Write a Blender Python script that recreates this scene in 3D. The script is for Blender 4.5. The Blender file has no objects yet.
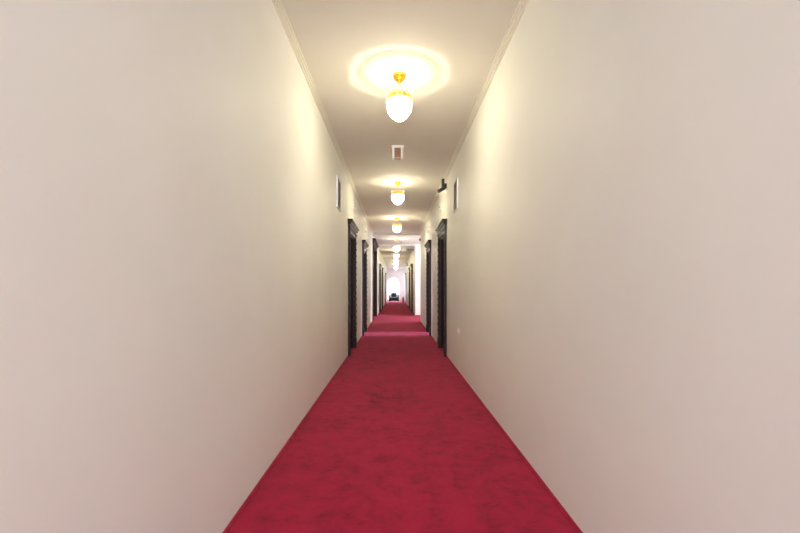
import bpy, bmesh, math, random
from mathutils import Vector, Matrix
random.seed(7)
PI = math.pi
S = bpy.context.scene
C = S.collection

# ------------------------------------------------------------------ materials
def nodes(name):
    m = bpy.data.materials.new(name); m.use_nodes = True
    nt = m.node_tree
    return m, nt, nt.nodes['Principled BSDF']

def noise(nt, scale, detail=4, rough=.55, vec=None, dist=0.0):
    n = nt.nodes.new('ShaderNodeTexNoise')
    n.inputs['Scale'].default_value = scale
    n.inputs['Detail'].default_value = detail
    n.inputs['Roughness'].default_value = rough
    n.inputs['Distortion'].default_value = dist
    if vec: nt.links.new(vec, n.inputs['Vector'])
    return n

def coords(nt, scale=(1, 1, 1)):
    t = nt.nodes.new('ShaderNodeTexCoord'); mp = nt.nodes.new('ShaderNodeMapping')
    mp.inputs['Scale'].default_value = scale
    nt.links.new(t.outputs['Object'], mp.inputs['Vector'])
    return mp.outputs['Vector']

def ramp(nt, fac, stops):
    r = nt.nodes.new('ShaderNodeValToRGB')
    e = r.color_ramp.elements
    e[0].position, e[0].color = stops[0][0], (*stops[0][1], 1)
    e[1].position, e[1].color = stops[-1][0], (*stops[-1][1], 1)
    for p, c in stops[1:-1]:
        x = e.new(p); x.color = (*c, 1)
    nt.links.new(fac, r.inputs['Fac'])
    return r.outputs['Color']

def bump(nt, bs, h, strength, dist=.002):
    b = nt.nodes.new('ShaderNodeBump')
    b.inputs['Strength'].default_value = strength
    b.inputs['Distance'].default_value = dist
    nt.links.new(h, b.inputs['Height']); nt.links.new(b.outputs['Normal'], bs.inputs['Normal'])

def plain(name, c1, c2, scale=12, rough=.5, metal=0, bstr=0, spec=.5, sc=(1, 1, 1)):
    m, nt, b = nodes(name)
    n = noise(nt, scale, vec=coords(nt, sc))
    nt.links.new(ramp(nt, n.outputs['Fac'], [(.35, c1), (.65, c2)]), b.inputs['Base Color'])
    b.inputs['Roughness'].default_value = rough
    b.inputs['Metallic'].default_value = metal
    b.inputs['Specular IOR Level'].default_value = spec
    if bstr: bump(nt, b, n.outputs['Fac'], bstr)
    return m

M = {}
M['wall'] = plain('wall_paint', (.81, .795, .735), (.84, .825, .765), 1.1, .55, spec=.14)
M['ceiling'] = plain('ceiling_paint', (.71, .68, .60), (.74, .71, .63), 1.3, .7, spec=.2)
M['white'] = plain('white_paint', (.82, .78, .72), (.86, .82, .76), 2, .5)
M['plastic'] = plain('white_plastic', (.88, .87, .85), (.92, .91, .89), 6, .35)
M['trim'] = plain('trim_paint', (.78, .75, .65), (.82, .79, .69), 2, .45)
M['grille'] = plain('grille_metal', (.40, .37, .31), (.46, .42, .36), 8, .5, .1)
M['black'] = plain('black_plastic', (.010, .009, .008), (.018, .016, .014), 9, .4)
M['leather'] = plain('black_leather', (.012, .014, .018), (.018, .020, .026), 14, .6, bstr=.2)
M['red'] = plain('red_enamel', (.45, .012, .012), (.52, .018, .016), 4, .3)
M['brown'] = plain('brown_plastic', (.26, .13, .085), (.32, .17, .11), 9, .4)
M['green'] = plain('sign_green', (.008, .05, .04), (.012, .065, .05), 9, .5)
M['signface'] = plain('sign_face', (.70, .82, .80), (.74, .86, .84), 9, .4)
M['steel'] = plain('brushed_steel', (.55, .54, .52), (.65, .64, .62), 30, .3, 1)

def wood():
    m, nt, b = nodes('dark_wood')
    n = noise(nt, 5, 6, .6, coords(nt, (6, 6, .5)), .6)
    nt.links.new(ramp(nt, n.outputs['Fac'], [(.3, (.014, .005, .004)), (.55, (.030, .011, .008)), (.75, (.052, .022, .015))]), b.inputs['Base Color'])
    b.inputs['Roughness'].default_value = .42
    b.inputs['Specular IOR Level'].default_value = .2
    bump(nt, b, n.outputs['Fac'], .12)
    return m
M['wood'] = wood()

def carpet(name, k=1.0):
    m, nt, b = nodes(name)
    v = coords(nt)
    big = noise(nt, 1.3, 5, .6, v, .4)
    mid = noise(nt, 7, 8, .74, coords(nt, (1, 1, 1)), .15)
    fine = noise(nt, 260, 2, .6, v)
    a = nt.nodes.new('ShaderNodeMath'); a.operation = 'MULTIPLY_ADD'
    nt.links.new(mid.outputs['Fac'], a.inputs[0]); a.inputs[1].default_value = .68
    h = nt.nodes.new('ShaderNodeMath'); h.operation = 'MULTIPLY'; h.inputs[1].default_value = .32
    nt.links.new(big.outputs['Fac'], h.inputs[0]); nt.links.new(h.outputs[0], a.inputs[2])
    col = ramp(nt, a.outputs[0], [(.36, (.20 * k, .004 * k, .022 * k)), (.45, (.33 * k, .009 * k, .036 * k)), (.52, (.41 * k, .010 * k, .042 * k)), (.66, (.46 * k, .014 * k, .048 * k))])
    mx = nt.nodes.new('ShaderNodeMixRGB'); mx.blend_type = 'MULTIPLY'; mx.inputs['Fac'].default_value = .35
    nt.links.new(col, mx.inputs['Color1']); nt.links.new(ramp(nt, fine.outputs['Fac'], [(.3, (.55, .55, .55)), (.7, (1, 1, 1))]), mx.inputs['Color2'])
    nt.links.new(mx.outputs['Color'], b.inputs['Base Color'])
    b.inputs['Roughness'].default_value = .95
    b.inputs['Specular IOR Level'].default_value = .1
    b.inputs['Sheen Weight'].default_value = .08
    b.inputs['Sheen Roughness'].default_value = .5
    b.inputs['Sheen Tint'].default_value = (1, .7, .85, 1)
    bump(nt, b, fine.outputs['Fac'], .5, .004)
    return m
M['carpet'] = carpet('red_carpet')
M['skirting'] = carpet('red_carpet_skirting', 1.15)

def gold():
    m, nt, b = nodes('polished_gold')
    n = noise(nt, 20, vec=coords(nt))
    nt.links.new(ramp(nt, n.outputs['Fac'], [(.3, (.82, .48, .04)), (.7, (.88, .56, .08))]), b.inputs['Base Color'])
    b.inputs['Metallic'].default_value = 1; b.inputs['Roughness'].default_value = .28
    return m
M['gold'] = gold()

def lit(name, col, s):
    m, nt, b = nodes(name)
    b.inputs['Base Color'].default_value = (.9, .88, .82, 1)
    b.inputs['Emission Color'].default_value = (*col, 1)
    b.inputs['Emission Strength'].default_value = s
    return m
M['bowl'] = lit('lit_crystal', (.98, .90, .66), 27)
M['fringe'] = lit('lit_crystal_drops', (1, .87, .62), 4)
M['liner'] = plain('grey_glow_liner', (.25, .24, .21), (.28, .27, .24), 30, .6)  # dull grey so the added bowl liner bounces little light upward
M['crystal'] = plain('clear_crystal', (.9, .85, .7), (.95, .9, .8), 30, .1)

def glass():
    m, nt, b = nodes('window_glass')
    o = nt.nodes['Material Output']
    t = nt.nodes.new('ShaderNodeBsdfTransparent'); g = nt.nodes.new('ShaderNodeBsdfGlossy')
    g.inputs['Roughness'].default_value = .05
    mx = nt.nodes.new('ShaderNodeMixShader'); mx.inputs['Fac'].default_value = .06
    nt.links.new(t.outputs[0], mx.inputs[1]); nt.links.new(g.outputs[0], mx.inputs[2]); nt.links.new(mx.outputs[0], o.inputs['Surface'])
    return m
M['glass'] = glass()

# ------------------------------------------------------------------ mesh helpers
def bx(bm, x0, x1, y0, y1, z0, z1, bev=0):
    r = bmesh.ops.create_cube(bm, size=1)
    vs = r['verts']
    for v in vs:
        v.co = Vector(((x0 + x1) / 2 + v.co.x * (x1 - x0), (y0 + y1) / 2 + v.co.y * (y1 - y0), (z0 + z1) / 2 + v.co.z * (z1 - z0)))
    if bev:
        es = list({e for v in vs for e in v.link_edges})
        bmesh.ops.bevel(bm, geom=es, offset=bev, segments=3, affect='EDGES', profile=.5)

def lathe(bm, prof, n=32, c=(0, 0, 0), fn=None):
    rings = []
    for r, z in prof:
        if r < 1e-5:
            rings.append([bm.verts.new((c[0], c[1], c[2] + z))])
        else:
            ring = []
            for k in range(n):
                a = 2 * PI * k / n
                rr, zz = (r, z) if fn is None else fn(r, z, a)
                ring.append(bm.verts.new((c[0] + rr * math.cos(a), c[1] + rr * math.sin(a), c[2] + zz)))
            rings.append(ring)
    for A, B in zip(rings, rings[1:]):
        for k in range(n):
            k2 = (k + 1) % n
            if len(A) == 1 and len(B) == 1: continue
            if len(A) == 1: bm.faces.new((A[0], B[k2], B[k]))
            elif len(B) == 1: bm.faces.new((A[k], A[k2], B[0]))
            else: bm.faces.new((A[k], A[k2], B[k2], B[k]))

def tube(bm, pts, r, n=8):
    pts = [Vector(p) for p in pts]
    rings = []
    for i, p in enumerate(pts):
        d = (pts[min(i + 1, len(pts) - 1)] - pts[max(i - 1, 0)]).normalized()
        u = d.orthogonal().normalized() if i == 0 else (rings_u - d * rings_u.dot(d)).normalized()
        rings_u = u
        w = d.cross(u)
        rr = r[i] if isinstance(r, (list, tuple)) else r
        rings.append([bm.verts.new(p + (u * math.cos(2 * PI * k / n) + w * math.sin(2 * PI * k / n)) * rr) for k in range(n)])
    for A, B in zip(rings, rings[1:]):
        for k in range(n): bm.faces.new((A[k], A[(k + 1) % n], B[(k + 1) % n], B[k]))
    bm.faces.new(rings[0][::-1]); bm.faces.new(rings[-1])

def ball(bm, c, r, seg=8, sc=(1, 1, 1)):
    bmesh.ops.create_uvsphere(bm, u_segments=seg, v_segments=max(4, seg // 2 + 1), radius=r,
                              matrix=Matrix.Translation(c) @ Matrix.Diagonal((*sc, 1)))

def obj(name, bm, mat, parent=None, smooth=False, recalc=True, label=None):
    if recalc: bmesh.ops.recalc_face_normals(bm, faces=bm.faces[:])
    me = bpy.data.meshes.new(name); bm.to_mesh(me); bm.free()
    me.materials.append(M[mat])
    if smooth:
        for p in me.polygons: p.use_smooth = True
    o = bpy.data.objects.new(name, me); C.objects.link(o)
    if parent: o.parent = parent
    if label: o['label'] = label
    return o

def tag(o, label, cat, group=None, kind=None):
    o['label'] = label; o['category'] = cat
    if group: o['group'] = group
    if kind: o['kind'] = kind
    return o

def thing(name, label, cat, loc=(0, 0, 0), rz=0, group=None, kind=None):
    o = bpy.data.objects.new(name, None); C.objects.link(o)
    o.location = loc; o.rotation_euler = (0, 0, rz); o.empty_display_size = .1
    return tag(o, label, cat, group, kind)

def dup(root, loc, rz=0, label=None, name=None):
    def cp(o, par):
        c = o.copy(); C.objects.link(c); c.parent = par
        for ch in list(o.children): cp(ch, c)
        return c
    r = cp(root, None)
    r.location = loc; r.rotation_euler = (0, 0, rz)
    if label: r['label'] = label
    if name: r.name = name
    return r

B = bmesh.new

# ------------------------------------------------------------------ dimensions (metres; camera at y=0, eye 1.2)
EYE = 1.2
XL, XR = -.833, .904          # near corridor walls
H1 = 3.20                     # near ceiling
XL2, XR2 = -.79, .866         # far corridor walls
H2, H3 = 3.12, 3.05           # landing ceiling, far ceiling
YB, YH0, YH1, YE = -5.0, 14.2, 17.1, 36.0
T = .18                       # wall thickness
DW, DH = .45, 2.20            # door opening half width, height
D1, D2 = 7.52, 10.50
FD = [20.0, 23.5, 31.6]       # far doors

def wall_run(bm, xf, s, y0, y1, openings, top):
    xa, xb = (xf, xf + s * T) if s > 0 else (xf - T, xf)
    y = y0
    for (a, b, h) in sorted(openings):
        bx(bm, xa, xb, y, a, 0, top)
        bx(bm, xa, xb, a, b, h, top)
        y = b
    bx(bm, xa, xb, y, y1, 0, top)

op = lambda yc: (yc - DW, yc + DW, DH)
PY0, PY1, PTOP = 14.5, 17.08, 2.86   # wide portal on the left of the landing

bm = B(); wall_run(bm, XL, -1, YB, YH1, [op(D1), op(D2), (PY0, PY1, PTOP)], 3.25)
bx(bm, XL2 - T - .1, XL2, YH1, YH1 + .2, 0, 3.25)
wall_run(bm, XL2, -1, YH1 + .2, YE, [op(y) for y in FD] + [(33.2, 35.7, 2.6)], 3.25)
tag(obj('wall_left', bm, 'wall'), 'long cream painted wall on the left of the corridor', 'wall', kind='structure')
bm = B(); wall_run(bm, XR, 1, YB, YH0, [op(D1), op(D2)], 3.25)
tag(obj('wall_right', bm, 'wall'), 'long cream painted wall on the right, from the camera to the landing', 'wall', kind='structure')
bm = B(); bx(bm, XR2, 3.4, YH1, YH1 + .18, 0, 3.25)
wall_run(bm, XR2, 1, YH1 + .18, YE, [op(y) for y in FD], 3.25)
tag(obj('wall_right_far', bm, 'wall'), 'far right corridor wall with its bright end face beside the landing', 'wall', kind='structure')

# floor
bm = B(); bx(bm, -4.6, 4.6, YB - .3, YE + .3, -.15, 0)
tag(obj('floor', bm, 'carpet'), 'red wall to wall carpet running down the corridor', 'carpet', kind='structure')
# ceiling
bm = B()
bx(bm, -4.6, 4.6, YB - .2, YH0, H1, 3.4)
bx(bm, -4.6, 4.6, YH0, YH1, H2, 3.4)
bx(bm, -4.6, 4.6, YH1 + .012, YE + .2, H3, 3.4)
tag(obj('ceiling', bm, 'ceiling'), 'beige painted corridor ceiling stepping down towards the far end', 'ceiling', kind='structure')

# ---- walls with window openings at the ends, in side rooms and landing bay
def rect_win_wall_x(name, label, x, s, y0, y1, wy0, wy1, wz0, wz1):
    bm = B(); xa, xb = (x, x + .2) if s > 0 else (x - .2, x)
    bx(bm, xa, xb, y0, wy0, 0, 3.25); bx(bm, xa, xb, wy1, y1, 0, 3.25)
    bx(bm, xa, xb, wy0, wy1, 0, wz0); bx(bm, xa, xb, wy0, wy1, wz1, 3.25)
    tag(obj(name, bm, 'white'), label, 'wall', kind='structure')

def rect_win_x(name, label, x, y0, y1, z0, z1):
    t = thing(name, label, 'window', (x, (y0 + y1) / 2, z0), kind='structure')
    h = (y1 - y0) / 2; zz = z1 - z0
    bm = B()
    for a, b, c, d in ((-h, -h + .06, 0, zz), (h - .06, h, 0, zz), (-h + .06, h - .06, 0, .06), (-h + .06, h - .06, zz - .06, zz), (-.03, .03, .06, zz - .06)):
        bx(bm, -.04, .04, a, b, c, d)
    obj('window_frame', bm, 'white', t)
    bm = B(); bx(bm, -.004, .004, -h + .05, h - .05, .05, zz - .05); obj('pane', bm, 'glass', t)

def area(name, loc, rot, sx, sy, e, col, spread=180):
    l = bpy.data.lights.new(name, 'AREA'); l.shape = 'RECTANGLE'; l.size = sx; l.size_y = sy
    l.energy = e; l.color = col; l.spread = math.radians(spread)
    o = bpy.data.objects.new(name, l); C.objects.link(o); o.location = loc; o.rotation_euler = rot
    return o

DAY = (.74, .82, 1.0)
# landing bay on the right
bm = B(); bx(bm, XR + T, 3.4, YH0 - .18, YH0, 0, 3.25)
tag(obj('wall_landing_near', bm, 'white'), 'near side wall of the landing on the right', 'wall', kind='structure')
rect_win_wall_x('wall_landing_end', 'window wall at the end of the landing on the right', 3.4, 1, YH0 - .18, YH1 + .18, 14.65, 16.65, .7, 2.7)
rect_win_x('window_2', 'window at the right end of the landing', 3.5, 14.65, 16.65, .7, 2.7)
area('landing_daylight', (3.75, 15.5, 2.0), (0, PI / 2 - .3, 0), 2.0, 2.0, 100, DAY)
# stair opening left before the end wall; unseen window added to brighten it
bm = B(); bx(bm, -3.2, XL2 - T, 33.0, 33.2, 0, 3.25); bx(bm, -3.2, XL2 - T, 35.7, 35.9, 0, 3.25)
tag(obj('wall_stair', bm, 'white'), 'pale side walls of the opening on the left near the end', 'wall', kind='structure')
rect_win_wall_x('wall_stair_end', 'wall with an added window in the opening on the left near the end', -3.2, -1, 33.0, 35.9, 33.5, 35.4, .6, 2.7)
rect_win_x('window_6', 'added window beyond the opening on the left near the end', -3.3, 33.5, 35.4, .6, 2.7)
area('stair_fill', (-3.6, 34.45, 1.7), (0, -PI / 2, 0), 2.0, 1.9, 60, (.66, .70, 1.0))  # unseen fill lamp added to light the end wall
# side rooms behind the two open doors
for s, nm, w in ((-1, 'left', 3), (1, 'right', 4)):
    xw = XL - T if s < 0 else XR + T
    xe = s * 3.6
    bm = B()
    a, b = sorted((xw, xe))
    bx(bm, a, b, D2 - 1.0, D2 - .85, 0, 3.25); bx(bm, a, b, D2 + .85, D2 + 1.0, 0, 3.25)
    tag(obj('wall_room_' + nm, bm, 'white'), 'white side walls of the room behind the open door on the ' + nm, 'wall', kind='structure')
    rect_win_wall_x('wall_room_%s_end' % nm, 'window wall of the room behind the open door on the ' + nm, xe, s, D2 - 1, D2 + 1, D2 - .6, D2 + .6, .6, 2.6)
    rect_win_x('window_%d' % w, 'window in the room behind the open door on the ' + nm, xe + s * .1, D2 - .6, D2 + .6, .6, 2.6)
    area('room_daylight_' + nm, (xe + s * .4, D2, 1.6), (0, s * (PI / 2 - .12), 0), 2.0, 1.0, 16, (.66, .64, 1), 50)

# back end of the corridor, behind the camera: unseen window added for fill light
bm = B(); bx(bm, XL - T, XL + .1, YB - .2, YB, 0, 3.25); bx(bm, XR - .1, XR + T, YB - .2, YB, 0, 3.25)
bx(bm, XL + .1, XR - .1, YB - .2, YB, 2.9, 3.25); bx(bm, XL + .1, XR - .1, YB - .2, YB, 0, .3)
tag(obj('wall_back', bm, 'wall'), 'end wall behind the camera around an added tall window', 'wall', kind='structure')
t = thing('window_5', 'tall window added for fill light in the end wall behind the camera', 'window', (0, YB - .1, .3), kind='structure')
bm = B()
for a, b, c, d in ((XL + .1, XL + .16, 0, 2.6), (XR - .16, XR - .1, 0, 2.6), (XL + .16, XR - .16, 0, .06), (XL + .16, XR - .16, 2.54, 2.6), (0, .05, .06, 2.54)):
    bx(bm, a, b, -.04, .04, c, d)
obj('window_frame', bm, 'white', t)
bm = B(); bx(bm, XL + .12, XR - .12, -.004, .004, .03, 2.57); obj('pane', bm, 'glass', t)
area('back_fill', (.04, YB - .45, 1.6), (PI / 2, 0, 0), 1.5, 2.6, 215, (.79, .87, 1.0))  # fill lamp added for the near walls, its source is unseen

# ---- end wall with arched window
WX, WR, WS, WB = -.17, .54, 1.65, .22    # centre, half width, springing height, sill
def arch(x):
    return WS + math.sqrt(max(0, WR * WR - x * x))
bm = B()
bx(bm, XL2 - T, WX - WR, YE, YE + .2, 0, 3.25); bx(bm, WX + WR, XR2 + T, YE, YE + .2, 0, 3.25)
bx(bm, WX - WR, WX + WR, YE, YE + .2, 0, WB)
N = 20
xs = [-WR * math.cos(PI * k / N) for k in range(N + 1)]
for a, b in zip(xs, xs[1:]):
    vs = [bm.verts.new((WX + x, y, z)) for y in (YE, YE + .2) for x, z in ((a, arch(a)), (b, arch(b)), (b, 3.25), (a, 3.25))]
    for f in ((0, 1, 2, 3), (7, 6, 5, 4), (0, 4, 5, 1), (3, 2, 6, 7)): bm.faces.new([vs[i] for i in f])
tag(obj('wall_end', bm, 'white'), 'pale end wall of the corridor around the arched window', 'wall', kind='structure')
t = thing('window_1', 'bright arched window with a thin transom at the far end', 'window', (WX, YE + .1, 0), kind='structure')
bm = B()
tube(bm, [(-WR + .02, 0, WB), (-WR + .02, 0, WS)] + [((WR - .02) * -math.cos(PI * k / 16), 0, WS + (WR - .02) * math.sin(PI * k / 16)) for k in range(1, 16)] + [(WR - .02, 0, WS), (WR - .02, 0, WB)], .022, 6)
bx(bm, -WR, WR, -.02, .02, WS + .0, WS + .035); bx(bm, -.014, .014, -.015, .015, WB, WS + WR - .02); bx(bm, -WR, WR, -.025, .025, WB, WB + .04)
obj('window_frame', bm, 'white', t)
bm = B()
vs = [bm.verts.new((x, 0.003, z)) for x, z in [(-WR, WB), (WR, WB)] + [(WR * math.cos(PI * k / 16), WS + WR * math.sin(PI * k / 16)) for k in range(17)]]
bm.faces.new(vs)
obj('pane', bm, 'glass', t)
area('end_daylight', (WX, YE + .6, 1.5), (-PI / 2, 0, 0), 1.6, 2.4, 35, (.70, .76, 1.0))
area('end_skylight', (WX, YE + 1.8, 3.6), (-PI / 2 + .75, 0, 0), 2.4, 1.6, 500, (.66, .72, 1.0))
# slanting white rail across the end wall
bm = B()
p0, p1 = Vector((-.70, YE - .02, 2.33)), Vector((.22, YE - .02, 2.98))
tube(bm, [p0, p1], .022, 6)
tag(obj('trim_5', bm, 'white'), 'thin white slanting rail on the end wall above the arched window', 'rail', kind='structure')

# ---- crown mouldings
def crown(name, label, xf, s, y0, y1, h):
    # s = direction into the corridor
    bm = B()
    for w, z0, z1 in ((.016, h - .055, h - .038), (.028, h - .038, h - .016), (.042, h - .016, h)):
        a, b = sorted((xf, xf + s * w)); bx(bm, a, b, y0, y1, z0, z1)
    tag(obj(name, bm, 'trim'), label, 'moulding', kind='structure')
crown('trim_1', 'cream crown moulding along the top of the left wall', XL, 1, YB, YH0, H1)
crown('trim_2', 'cream crown moulding along the top of the right wall', XR, -1, YB, YH0, H1)
crown('trim_3', 'crown moulding along the top of the far left wall', XL2, 1, YH1 + .2, YE, H3)
crown('trim_4', 'crown moulding along the top of the far right wall', XR2, -1, YH1, YE, H3)

# ---- red carpet skirting
def skirt(name, label, runs):
    bm = B()
    for xf, s, y0, y1 in runs:
        a, b = sorted((xf, xf + s * .012)); bx(bm, a, b, y0, y1, 0, .016)
        a, b = sorted((xf, xf + s * .007)); bx(bm, a, b, y0, y1, .016, .024)
    tag(obj(name, bm, 'skirting'), label, 'skirting', kind='structure')
CW = .585
skirt('baseboard_left', 'low red carpet skirting along the left wall',
      [(XL, 1, YB, D1 - CW), (XL, 1, D1 + CW, D2 - CW), (XL, 1, D2 + CW, 14.36)] +
      [(XL2, 1, a, b) for a, b in ((YH1 + .2, FD[0] - CW), (FD[0] + CW, FD[1] - CW), (FD[1] + CW, FD[2] - CW), (FD[2] + CW, 33.2))])
skirt('baseboard_right', 'low red carpet skirting along the right wall',
      [(XR, -1, YB, D1 - CW), (XR, -1, D1 + CW, D2 - CW), (XR, -1, D2 + CW, YH0)] +
      [(XR2, -1, a, b) for a, b in ((YH1, FD[0] - CW), (FD[0] + CW, FD[1] - CW), (FD[1] + CW, FD[2] - CW), (FD[2] + CW, YE))])
bm = B(); bx(bm, XR2 - .012, 3.39, YH1 - .014, YH1, 0, .05)
tag(obj('baseboard_landing', bm, 'skirting'), 'red skirting under the bright wall face at the landing', 'skirting', kind='structure')

# ------------------------------------------------------------------ doors (built facing +x, on the left wall)
def casing_bm(s):
    bm = B()
    y0, y1 = (s * DW, s * (DW + .125))
    a, b = sorted((y0, y1))
    bx(bm, 0, .028, a, b, 0, DH + .07)
    m = (a + b) / 2
    bx(bm, .028, .036, a, a + .022, .22, DH + .07); bx(bm, .028, .036, b - .022, b, .22, DH + .07)
    bx(bm, .028, .034, m - .008, m + .008, .22, DH + .07)
    bx(bm, 0, .045, a - .004 if s > 0 else a - .006, b + .006, 0, .2)          # plinth block
    bx(bm, -T, 0, *sorted((s * DW - s * .0, s * (DW - .035))), 0, DH)           # jamb lining
    o = b + .0 if s > 0 else a
    for k in range(15):                                                       # carved bosses
        z = .36 + k * .125
        ball(bm, (.036, m, z), .026, 8, (.6, 1, 1))
        ball(bm, (.020, s * (DW + .125), z), .013, 6, (1, .8, 1))
    return bm
def cornice_bm():
    bm = B(); e = DW + .125
    z = DH + .07
    for w, ov, h in ((.060, .03, .016), (.036, .0, .05), (.064, .035, .024), (.046, .02, .012), (.072, .05, .014), (.088, .065, .032)):
        bx(bm, 0, w, -e - ov, e + ov, z, z + h); z += h
    return bm
def door_proto(leaf=True):
    t = thing('door_1', '', 'door', (0, 0, 0), kind='structure')
    obj('door_casing', casing_bm(-1), 'wood', t); obj('door_casing', casing_bm(1), 'wood', t)
    bm = B(); bx(bm, 0, .030, -DW, DW, DH, DH + .07); bx(bm, -T, 0, -DW, DW, DH - .035, DH); bx(bm, .030, .037, -DW, DW, DH + .045, DH + .067)
    obj('door_header', bm, 'wood', t)
    obj('cornice', cornice_bm(), 'wood', t)
    lf = obj('door_leaf', leaf_bm(), 'wood', t)
    if leaf:
        lf.location = (-.13, 0, 0)
    else:
        # hinged open into the room, at the jamb away from the viewer
        lf.location = (-.17, 0, 0)
    hb = B()
    ball(hb, (.0, .34, 1.02), .001)
    bx(hb, .022, .028, .33, .37, .94, 1.10, .002)
    tube(hb, [(.012, .35, 1.05), (.06, .35, 1.05), (.065, .34, 1.05), (.065, .24, 1.05)], .008, 8)
    hd = obj('door_handle', hb, 'gold', lf, True, label='brass lever handle')
    return t, lf
def leaf_bm():
    bm = B(); w = DW - .035
    bx(bm, -.02, .0, -w, w, .008, DH - .035)
    for a, b in ((-w, -w + .11), (w - .11, w), (-.05, .05)): bx(bm, 0, .022, a, b, .008, DH - .035)
    for z0, z1 in ((.008, .22), (.92, 1.12), (DH - .17, DH - .035)):
        bx(bm, 0, .0215, -w + .11, -.05, z0, z1); bx(bm, 0, .0215, .05, w - .11, z0, z1)
    for y0, y1 in ((-w + .14, -.08), (.08, w - .14)):
        for z0, z1 in ((.26, .88), (1.16, DH - .21)): bx(bm, 0, .012, y0, y1, z0, z1, .005)
    return bm

closed, lf = door_proto()
closed.location = (XL, D1, 0)
tag(closed, 'dark wooden panelled door with carved casing, nearest on the left wall', 'door', kind='structure')
DG = 'x'
dup(closed, (XR, D1, 0), PI, 'dark wooden panelled door with carved casing, nearest on the right wall', 'door_2')
opened = dup(closed, (XL, D2, 0), 0, 'second dark carved doorway on the left wall, standing open to daylight', 'door_3')
for ch in opened.children:
    if ch.name.startswith('door_leaf'):
        ch.location = (-T - DW + .03 , -DW + .045 , 0); ch.rotation_euler = (0, 0, PI / 2)
o2 = dup(opened, (XR, D2, 0), PI, 'second dark carved doorway on the right wall, standing open to daylight', 'door_4')
for ch in o2.children:
    if ch.name.startswith('door_leaf'):
        ch.location = (-T - DW + .03, DW - .045, 0); ch.rotation_euler = (0, 0, -PI / 2)
words = ['first past the landing', 'second past the landing', 'last before the armchair']
for i, y in enumerate(FD):
    dup(closed, (XL2, y, 0), 0, 'small distant dark door on the left wall, ' + words[i], 'door_%d' % (5 + 2 * i))
    dup(closed, (XR2, y, 0), PI, 'small distant dark door on the right wall, ' + words[i], 'door_%d' % (6 + 2 * i))

# ---- wide portal on the left of the landing
t = thing('door_11', 'tall wide dark wooden double door portal on the left of the landing', 'door', (XL, (PY0 + PY1) / 2, 0), kind='structure')
h = (PY1 - PY0) / 2
for s in (-1, 1):
    bm = B()
    if s < 0: bx(bm, 0, .04, -h - .13, -h, 0, PTOP)
    bx(bm, -T, .05 if s > 0 else 0, *sorted((s * h, s * (h - .05))), 0, PTOP)
    obj('door_casing', bm, 'wood', t)
bm = B(); bx(bm, -T, .04, -h, h, PTOP - .06, PTOP); bx(bm, 0, .05, -h - .13, h, PTOP, PTOP + .06)
for w, ov, z0, z1 in ((.06, 0, .06, .09), (.085, .02, .09, .12), (.115, .03, .12, .17)):
    bx(bm, 0, w, -h - .13 - ov, h, PTOP + z0, PTOP + z1)
obj('cornice', bm, 'wood', t)
for s in (-1, 1):
    bm = B(); a, b = sorted((.01 * s, s * (h - .05)))
    bx(bm, -.15, -.12, a, b, .01, PTOP - .06)
    for y0, y1 in ((a, a + .1), (b - .1, b)): bx(bm, -.12, -.10, y0, y1, .01, PTOP - .06)
    for z0, z1 in ((.01, .25), (1.0, 1.15), (2.1, 2.25), (PTOP - .18, PTOP - .06)): bx(bm, -.12, -.101, a + .1, b - .1, z0, z1)
    lf2 = obj('door_leaf', bm, 'wood', t)
    bm = B(); bx(bm, -.10, -.06, *sorted((s * .05, s * .075)), .95, 1.2, .004)
    obj('door_handle', bm, 'gold', lf2, label='brass pull handle')

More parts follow.
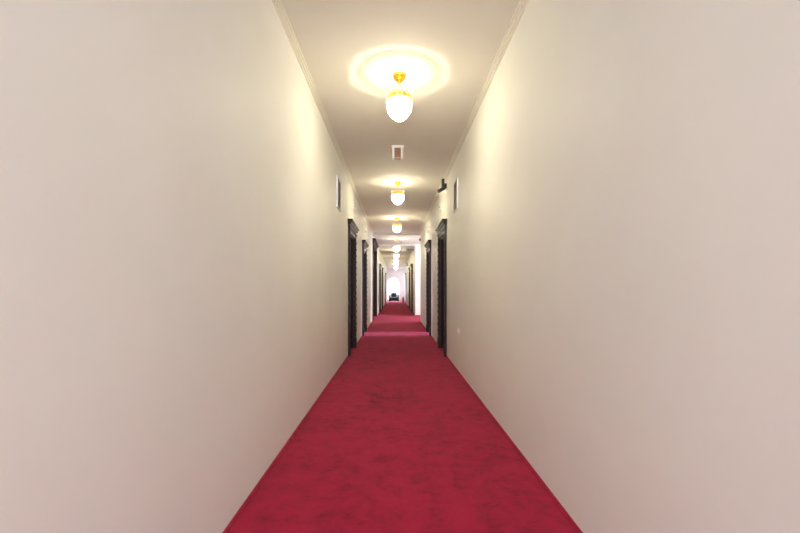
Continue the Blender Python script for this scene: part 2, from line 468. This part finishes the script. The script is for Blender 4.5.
# ------------------------------------------------------------------ ceiling lights
def lamp_proto(extra=0.0, label=''):
    t = thing('ceiling_light', label, 'ceiling light', group='gold crown ceiling lights along the corridor')
    bm = B()
    lathe(bm, [(0, 0), (.060, 0), (.066, -.008), (.066, -.02), (.060, -.03), (.045, -.052), (.012, -.072), (.020, -.084), (.010, -.094), (0, -.098)], 32)
    tube(bm, [(0, -.052, -.045), (0, -.060, -.048)], .008, 8)
    obj('canopy', bm, 'gold', t, True)
    bm = B(); e = extra
    z = -.098; k = 0
    while z > -.24 - e:
        pts = [(.009 * math.cos(a) * (k % 2), .009 * math.cos(a) * (1 - k % 2), z - .010 + .014 * math.sin(a)) for a in [2 * PI * i / 8 for i in range(9)]]
        tube(bm, pts, .0025, 5); z -= .022; k += 1
    for i in range(3):
        a = 2 * PI * i / 3
        tube(bm, [(0, 0, -.215 - e), (.116 * math.cos(a), .116 * math.sin(a), -.240 - e)], .0025, 5)
    obj('chain', bm, 'gold', t)
    # crown: scalloped band, arches and finials
    bm = B()
    def sc(r, z, a):
        return r, z + (.016 * abs(math.cos(9 * a)) if z > -.240 - e else 0)
    lathe(bm, [(.118, -.246 - e), (.121, -.246 - e), (.123, -.240 - e), (.121, -.236 - e), (.118, -.236 - e), (.118, -.246 - e)], 96, fn=sc)
    n = 16
    for i in range(n):
        a0, a1 = 2 * PI * i / n, 2 * PI * (i + 1) / n
        pts = []
        for k in range(7):
            u = k / 6; a = a0 + (a1 - a0) * u
            pts.append((.121 * math.cos(a), .121 * math.sin(a), -.236 - e + .034 * math.sin(PI * u)))
        tube(bm, pts, .0032, 5)
        c, s_ = math.cos(a0), math.sin(a0)
        tube(bm, [(.121 * c, .121 * s_, -.264 - e), (.122 * c, .122 * s_, -.205 - e)], [.003, .002], 5)
        am = (a0 + a1) / 2
        ball(bm, (.121 * math.cos(am), .121 * math.sin(am), -.197 - e), .0065, 6)
    obj('crown', bm, 'gold', t, True)
    bm = B()
    for i in range(n):
        a0 = 2 * PI * i / n
        lathe(bm, [(0, .016), (.008, .006), (.008, -.004), (0, -.012)], 6, (.122 * math.cos(a0), .122 * math.sin(a0), -.192 - e))
        am = a0 + PI / n
        lathe(bm, [(0, .012), (.009, 0), (0, -.014)], 6, (.123 * math.cos(am), .123 * math.sin(am), -.222 - e))
    obj('crown_crystals', bm, 'crystal', t, label='clear glass beads set in the crown')
    bm = B()
    prof = [(.119, -.265), (.118, -.28), (.116, -.30), (.115, -.32), (.112, -.338), (.107, -.346), (.100, -.352), (.098, -.368), (.085, -.382), (.076, -.396), (.058, -.41), (.048, -.422), (.012, -.434), (0, -.442)]
    lathe(bm, [(r, z - e) for r, z in prof], 64, fn=lambda r, z, a: (r * (1 + .02 * math.cos(24 * a)), z))
    gb = obj('glass_bowl', bm, 'bowl', t, True)
    bm = B(); lathe(bm, [((r - .005) if r > .006 else 0, z + (.006 if z < -.27 else 0) - e) for r, z in prof], 48); obj('glow_liner', bm, 'liner', gb, True)  # liner added inside the bowl to block its upward glow
    bm = B()
    for r, z, n2 in ((.112, -.345, 28), (.092, -.375, 22), (.07, -.402, 16), (.04, -.427, 10)):
        for i in range(n2):
            a = 2 * PI * i / n2
            lathe(bm, [(0, .010), (.007, 0), (0, -.016)], 5, (r * math.cos(a), r * math.sin(a), z - e))
    obj('crystal_drops', bm, 'fringe', t)
    l = bpy.data.lights.new('bulb', 'POINT'); l.energy = BULB; l.color = (1, .93, .72); l.shadow_soft_size = .005
    lo = bpy.data.objects.new('bulb', l); C.objects.link(lo); lo.parent = t; lo.location = (0, 0, -.345 - e)
    return t
BULB = 5.5
p = lamp_proto(0, 'gold crown ceiling light, nearest and largest in view'); p.location = (.038, 3.70, H1); p.scale = (.965, .965, .965)
LX = .046
for y, z, lab in ((7.41, H1, 'gold crown ceiling light, second from the camera, beyond the ceiling sensor box'),
                  (11.15, H1, 'gold crown ceiling light, third from the camera, before the landing'),
                  (18.9, H3, 'gold crown ceiling light, first past the landing, level with the exit sign'),
                  (22.6, H3, 'gold crown ceiling light, second past the landing'),
                  (26.3, H3, 'gold crown ceiling light, third past the landing'),
                  (30.0, H3, 'gold crown ceiling light, farthest of all, before the arched window')):
    dup(p, (LX, y, z), 0, lab)
p4 = lamp_proto(.10, 'gold crown ceiling light on a longer chain over the landing'); p4.scale = p.scale; p4.location = (LX, 15.1, H2)

# ------------------------------------------------------------------ small fixtures
# vents (built facing +x)
def vent(loc, rz, label):
    t = thing('air_vent', label, 'air vent', loc, rz, 'air vents high on the walls')
    w, h_ = .19, .22
    f = .013
    bm = B()
    bx(bm, 0, .020, -w, -w + f, -h_, h_, .002); bx(bm, 0, .020, w - f, w, -h_, h_, .002)
    bx(bm, 0, .020, -w + f, w - f, -h_, -h_ + f, .002); bx(bm, 0, .020, -w + f, w - f, h_ - f, h_, .002)
    obj('vent_frame', bm, 'plastic', t)
    bm = B(); bx(bm, 0, .005, -w + f, w - f, -h_ + f, h_ - f)
    a, b = -w + f, w - f
    for k in range(17):
        z = -h_ + .03 + k * .0235
        vs = [bm.verts.new(c) for c in ((.005, a, z + .012), (.017, a, z - .004), (.017, b, z - .004), (.005, b, z + .012),
                                        (.005, a, z + .009), (.017, a, z - .007), (.017, b, z - .007), (.005, b, z + .009))]
        for q in ((0, 1, 2, 3), (7, 6, 5, 4), (0, 4, 5, 1), (3, 2, 6, 7), (1, 5, 6, 2), (0, 3, 7, 4)): bm.faces.new([vs[i] for i in q])
    obj('louvres', bm, 'grille', t, label='dull grey-brown slats')
    return t
v = vent((XL, 5.77, 2.575), 0, 'louvred air vent with white frame high on the left wall')
dup(v, (XR, 5.87, 2.575), PI, 'louvred air vent with white frame high on the right wall')

# door indicators (built facing +x)
t = thing('door_sensor', 'small white sensor above the nearest left door', 'sensor', (XL, 7.75, 2.79), 0, 'small white sensors above the doors')
bm = B(); bx(bm, 0, .03, -.04, .04, -.035, .035, .008); obj('housing', bm, 'plastic', t)
bm = B(); tube(bm, [(.028, .01, .018), (.036, .01, .018)], .011, 10); obj('lens', bm, 'black', t, label='dark round lens')
dup(t, (XR + .004, 7.85, 2.79), PI, 'small white sensor above the nearest right door')
dup(t, (XL, 10.75, 2.76), 0, 'small white sensor above the second left door')
dup(t, (XR + .004, 10.75, 2.76), PI, 'small white sensor above the second right door')

# socket on the right wall
t = thing('wall_socket', 'white double socket plate low on the right wall', 'socket', (XR, 5.62, .60))
bm = B(); bx(bm, -.010, 0, -.085, .085, -.045, .045, .004); obj('plate', bm, 'plastic', t)
for y in (-.04, .04):
    bm = B(); lathe(bm, [(.024, 0), (.024, .005), (.019, .005), (.017, .002), (0, .002)], 16)
    for vv in bm.verts:
        if not vv.tag: vv.co = Vector((-.010 - vv.co.z, vv.co.y + y, vv.co.x)); vv.tag = True
    obj('socket_insert', bm, 'plastic', t)

# security camera on right wall
t = thing('security_camera', 'black security camera on a bracket high on the right wall', 'camera', (XR + .004, 6.98, 3.02))
bm = B(); bx(bm, -.065, 0, -.04, .04, -.045, .03, .006); bx(bm, -.088, -.044, -.05, .05, -.02, .11, .006)
tube(bm, [(-.05, 0, .0), (-.055, -.01, -.055)], .018, 8); ball(bm, (-.058, -.01, -.055), .030, 10)
obj('bracket', bm, 'black', t)
bm = B()
tube(bm, [(-.045, .0, -.045), (-.08, -.02, -.07), (-.135, -.045, -.105)], [.03, .032, .030], 12)
tube(bm, [(-.135, -.045, -.105), (-.15, -.053, -.113)], [.034, .034], 12)
obj('camera_body', bm, 'black', t)

# ceiling box
t = thing('ceiling_sensor_box', 'small white and brown box under the ceiling between the first two lights', 'sensor box', (.032, 5.565, H1))
bm = B(); bx(bm, -.085, .085, -.06, .06, -.03, 0, .006); obj('mounting_rim', bm, 'plastic', t)
bm = B(); bx(bm, -.075, .075, -.048, .05, -.175, -.028, .008); obj('housing', bm, 'plastic', t)
bm = B(); bx(bm, -.045, .045, -.056, -.046, -.17, -.035, .003); bx(bm, -.045, .045, -.046, .03, -.179, -.172, .002); obj('cover', bm, 'brown', t, label='reddish brown front cover')

# smoke detector on landing ceiling
bm = B(); lathe(bm, [(0, 0), (.05, 0), (.052, -.015), (.04, -.032), (.02, -.045), (0, -.047)], 20)
o = obj('smoke_detector', bm, 'grille', smooth=True); o.location = (.245, 16.4, H2)
tag(o, 'small brownish detector on the landing ceiling', 'detector')

# alarm sounder at the end of the right wall
t = thing('alarm_sounder', 'small dark red alarm sounder high at the end of the right wall', 'alarm', (XR + .004, 14.02, 2.93))
bm = B(); bx(bm, -.02, 0, -.05, .05, -.06, .06, .004); obj('back_plate', bm, 'brown', t)
bm = B()
lathe(bm, [(0, 0), (.045, 0), (.042, .03), (.03, .05), (0, .055)], 16)
for vv in bm.verts: vv.co = Vector((-.018 - vv.co.z, vv.co.y, vv.co.x))
obj('sounder_cone', bm, 'red', t)

# second dark device far right
t = thing('wall_speaker', 'tiny dark speaker high on the far right wall', 'speaker', (XR2, 27.6, 2.88))
bm = B(); bx(bm, -.08, 0, -.06, .06, -.11, .11, .01); obj('housing', bm, 'black', t)
bm = B(); bx(bm, -.05, .05, -.066, -.059, -.09, .09, .002)
for vv in bm.verts: vv.co.x = vv.co.x - .04
for vv in bm.verts: vv.co.x = max(-.075, min(-.005, vv.co.x))
obj('grille', bm, 'grille', t)

# exit sign
t = thing('exit_sign', 'pale exit sign with dark green lettering hanging beyond the landing', 'exit sign', (.67, 18.0, H3))
bm = B(); bx(bm, -.185, .185, -.02, .02, -.155, -.03, .004); obj('sign_panel', bm, 'signface', t)
for x in (-.12, .12):
    bm = B(); tube(bm, [(x, 0, 0), (x, 0, -.034)], .005, 6); obj('hanger', bm, 'steel', t)
bm = B()
bx(bm, .125, .16, -.024, -.019, -.12, -.065)
vs = [bm.verts.new(c) for c in ((.16, -.022, -.13), (.16, -.022, -.055), (.178, -.022, -.0925))]; bm.faces.new(vs)
obj('arrow_mark', bm, 'green', t)
bm = B()                                                     # little running figure
ball(bm, (-.135, -.021, -.058), .011, 8, (1, .3, 1))
for pts in ([(-.137, -.021, -.068), (-.145, -.021, -.098)], [(-.145, -.021, -.098), (-.128, -.021, -.112), (-.138, -.021, -.134)],
            [(-.145, -.021, -.098), (-.158, -.021, -.115), (-.172, -.021, -.118)], [(-.138, -.021, -.074), (-.12, -.021, -.088)], [(-.138, -.021, -.074), (-.16, -.021, -.084)]):
    tube(bm, pts, .006, 6)
obj('figure_mark', bm, 'green', t)
cu = bpy.data.curves.new('exit_lettering', 'FONT'); cu.body = 'EXIT'; cu.size = .112; cu.align_x = 'CENTER'; cu.extrude = .002; cu.offset = .006
cu.materials.append(M['green'])
dg = bpy.data.objects.new('tmp_text', cu); C.objects.link(dg)
bpy.context.view_layer.update()
me = bpy.data.meshes.new_from_object(dg.evaluated_get(bpy.context.evaluated_depsgraph_get()))
bpy.data.objects.remove(dg)
o = bpy.data.objects.new('lettering', me); C.objects.link(o); o.parent = t
o.location = (0.005, -.0225, -.132); o.rotation_euler = (PI / 2, 0, 0); o['label'] = 'dark green letters'
if not me.materials: me.materials.append(M['green'])

# armchair and extinguisher at the far end
t = thing('armchair', 'black leather armchair in front of the arched window', 'armchair', (-.125, 35.1, 0))
def soft(x0, x1, y0, y1, z0, z1, r):
    bm = B(); bx(bm, x0, x1, y0, y1, z0, z1, r); return bm
obj('seat_frame', soft(-.33, .33, -.36, .34, .10, .28, .02), 'leather', t)
obj('seat_cushion', soft(-.295, .295, -.38, .22, .28, .42, .045), 'leather', t, True)
bm = B(); bx(bm, -.27, .27, .20, .36, .28, .82, .05)
for vv in bm.verts: vv.co.y += (vv.co.z - .3) * .18
obj('backrest', bm, 'leather', t, True)
for s in (-1, 1):
    bm = B(); a, b = sorted((s * .28, s * .45)); bx(bm, a, b, -.39, .38, .08, .64, .03); obj('armrest', bm, 'leather', t, True)
for x in (-.36, .36):
    for y in (-.32, .32):
        bm = B(); tube(bm, [(x, y, 0), (x, y, .11)], [.018, .026], 10); obj('leg', bm, 'steel', t)

t = thing('fire_extinguisher', 'red fire extinguisher standing on the carpet right of the armchair', 'fire extinguisher', (.68, 33.3, 0))
bm = B(); lathe(bm, [(0, 0), (.078, 0), (.085, .012), (.085, .38), (.075, .42), (.045, .45), (.025, .462), (0, .465)], 24); obj('cylinder', bm, 'red', t, True)
bm = B(); tube(bm, [(0, 0, .455), (0, 0, .50)], .02, 10); bx(bm, -.02, .09, -.012, .012, .50, .515, .003)
tube(bm, [(.0, 0, .515), (.05, 0, .55), (.10, 0, .545)], .007, 6); obj('valve', bm, 'black', t)
bm = B(); tube(bm, [(-.01, 0, .49), (-.06, -.01, .50), (-.10, -.03, .44), (-.105, -.05, .30), (-.10, -.05, .15)], .010, 8); obj('hose', bm, 'black', t)

# ------------------------------------------------------------------ world, camera, view
w = bpy.data.worlds.new('sky'); S.world = w; w.use_nodes = True
bg = w.node_tree.nodes['Background']
bg.inputs['Color'].default_value = (.86, .92, 1, 1); bg.inputs['Strength'].default_value = 2.2

cam = bpy.data.cameras.new('camera'); co = bpy.data.objects.new('camera', cam); C.objects.link(co)
co.location = (0, 0, EYE); co.rotation_euler = (PI / 2, 0, 0)
cam.sensor_width = 36; cam.lens = 395 / 800 * 36
cam.shift_x = (400 - 395.3) / 800; cam.shift_y = (288.5 - 266.5) / 800
cam.clip_start = .05; cam.clip_end = 200
S.camera = co
S.view_settings.view_transform = 'Standard'; S.view_settings.look = 'None'
S.view_settings.gamma = 1; S.view_settings.use_curve_mapping = False
S.view_settings.exposure = 1.27
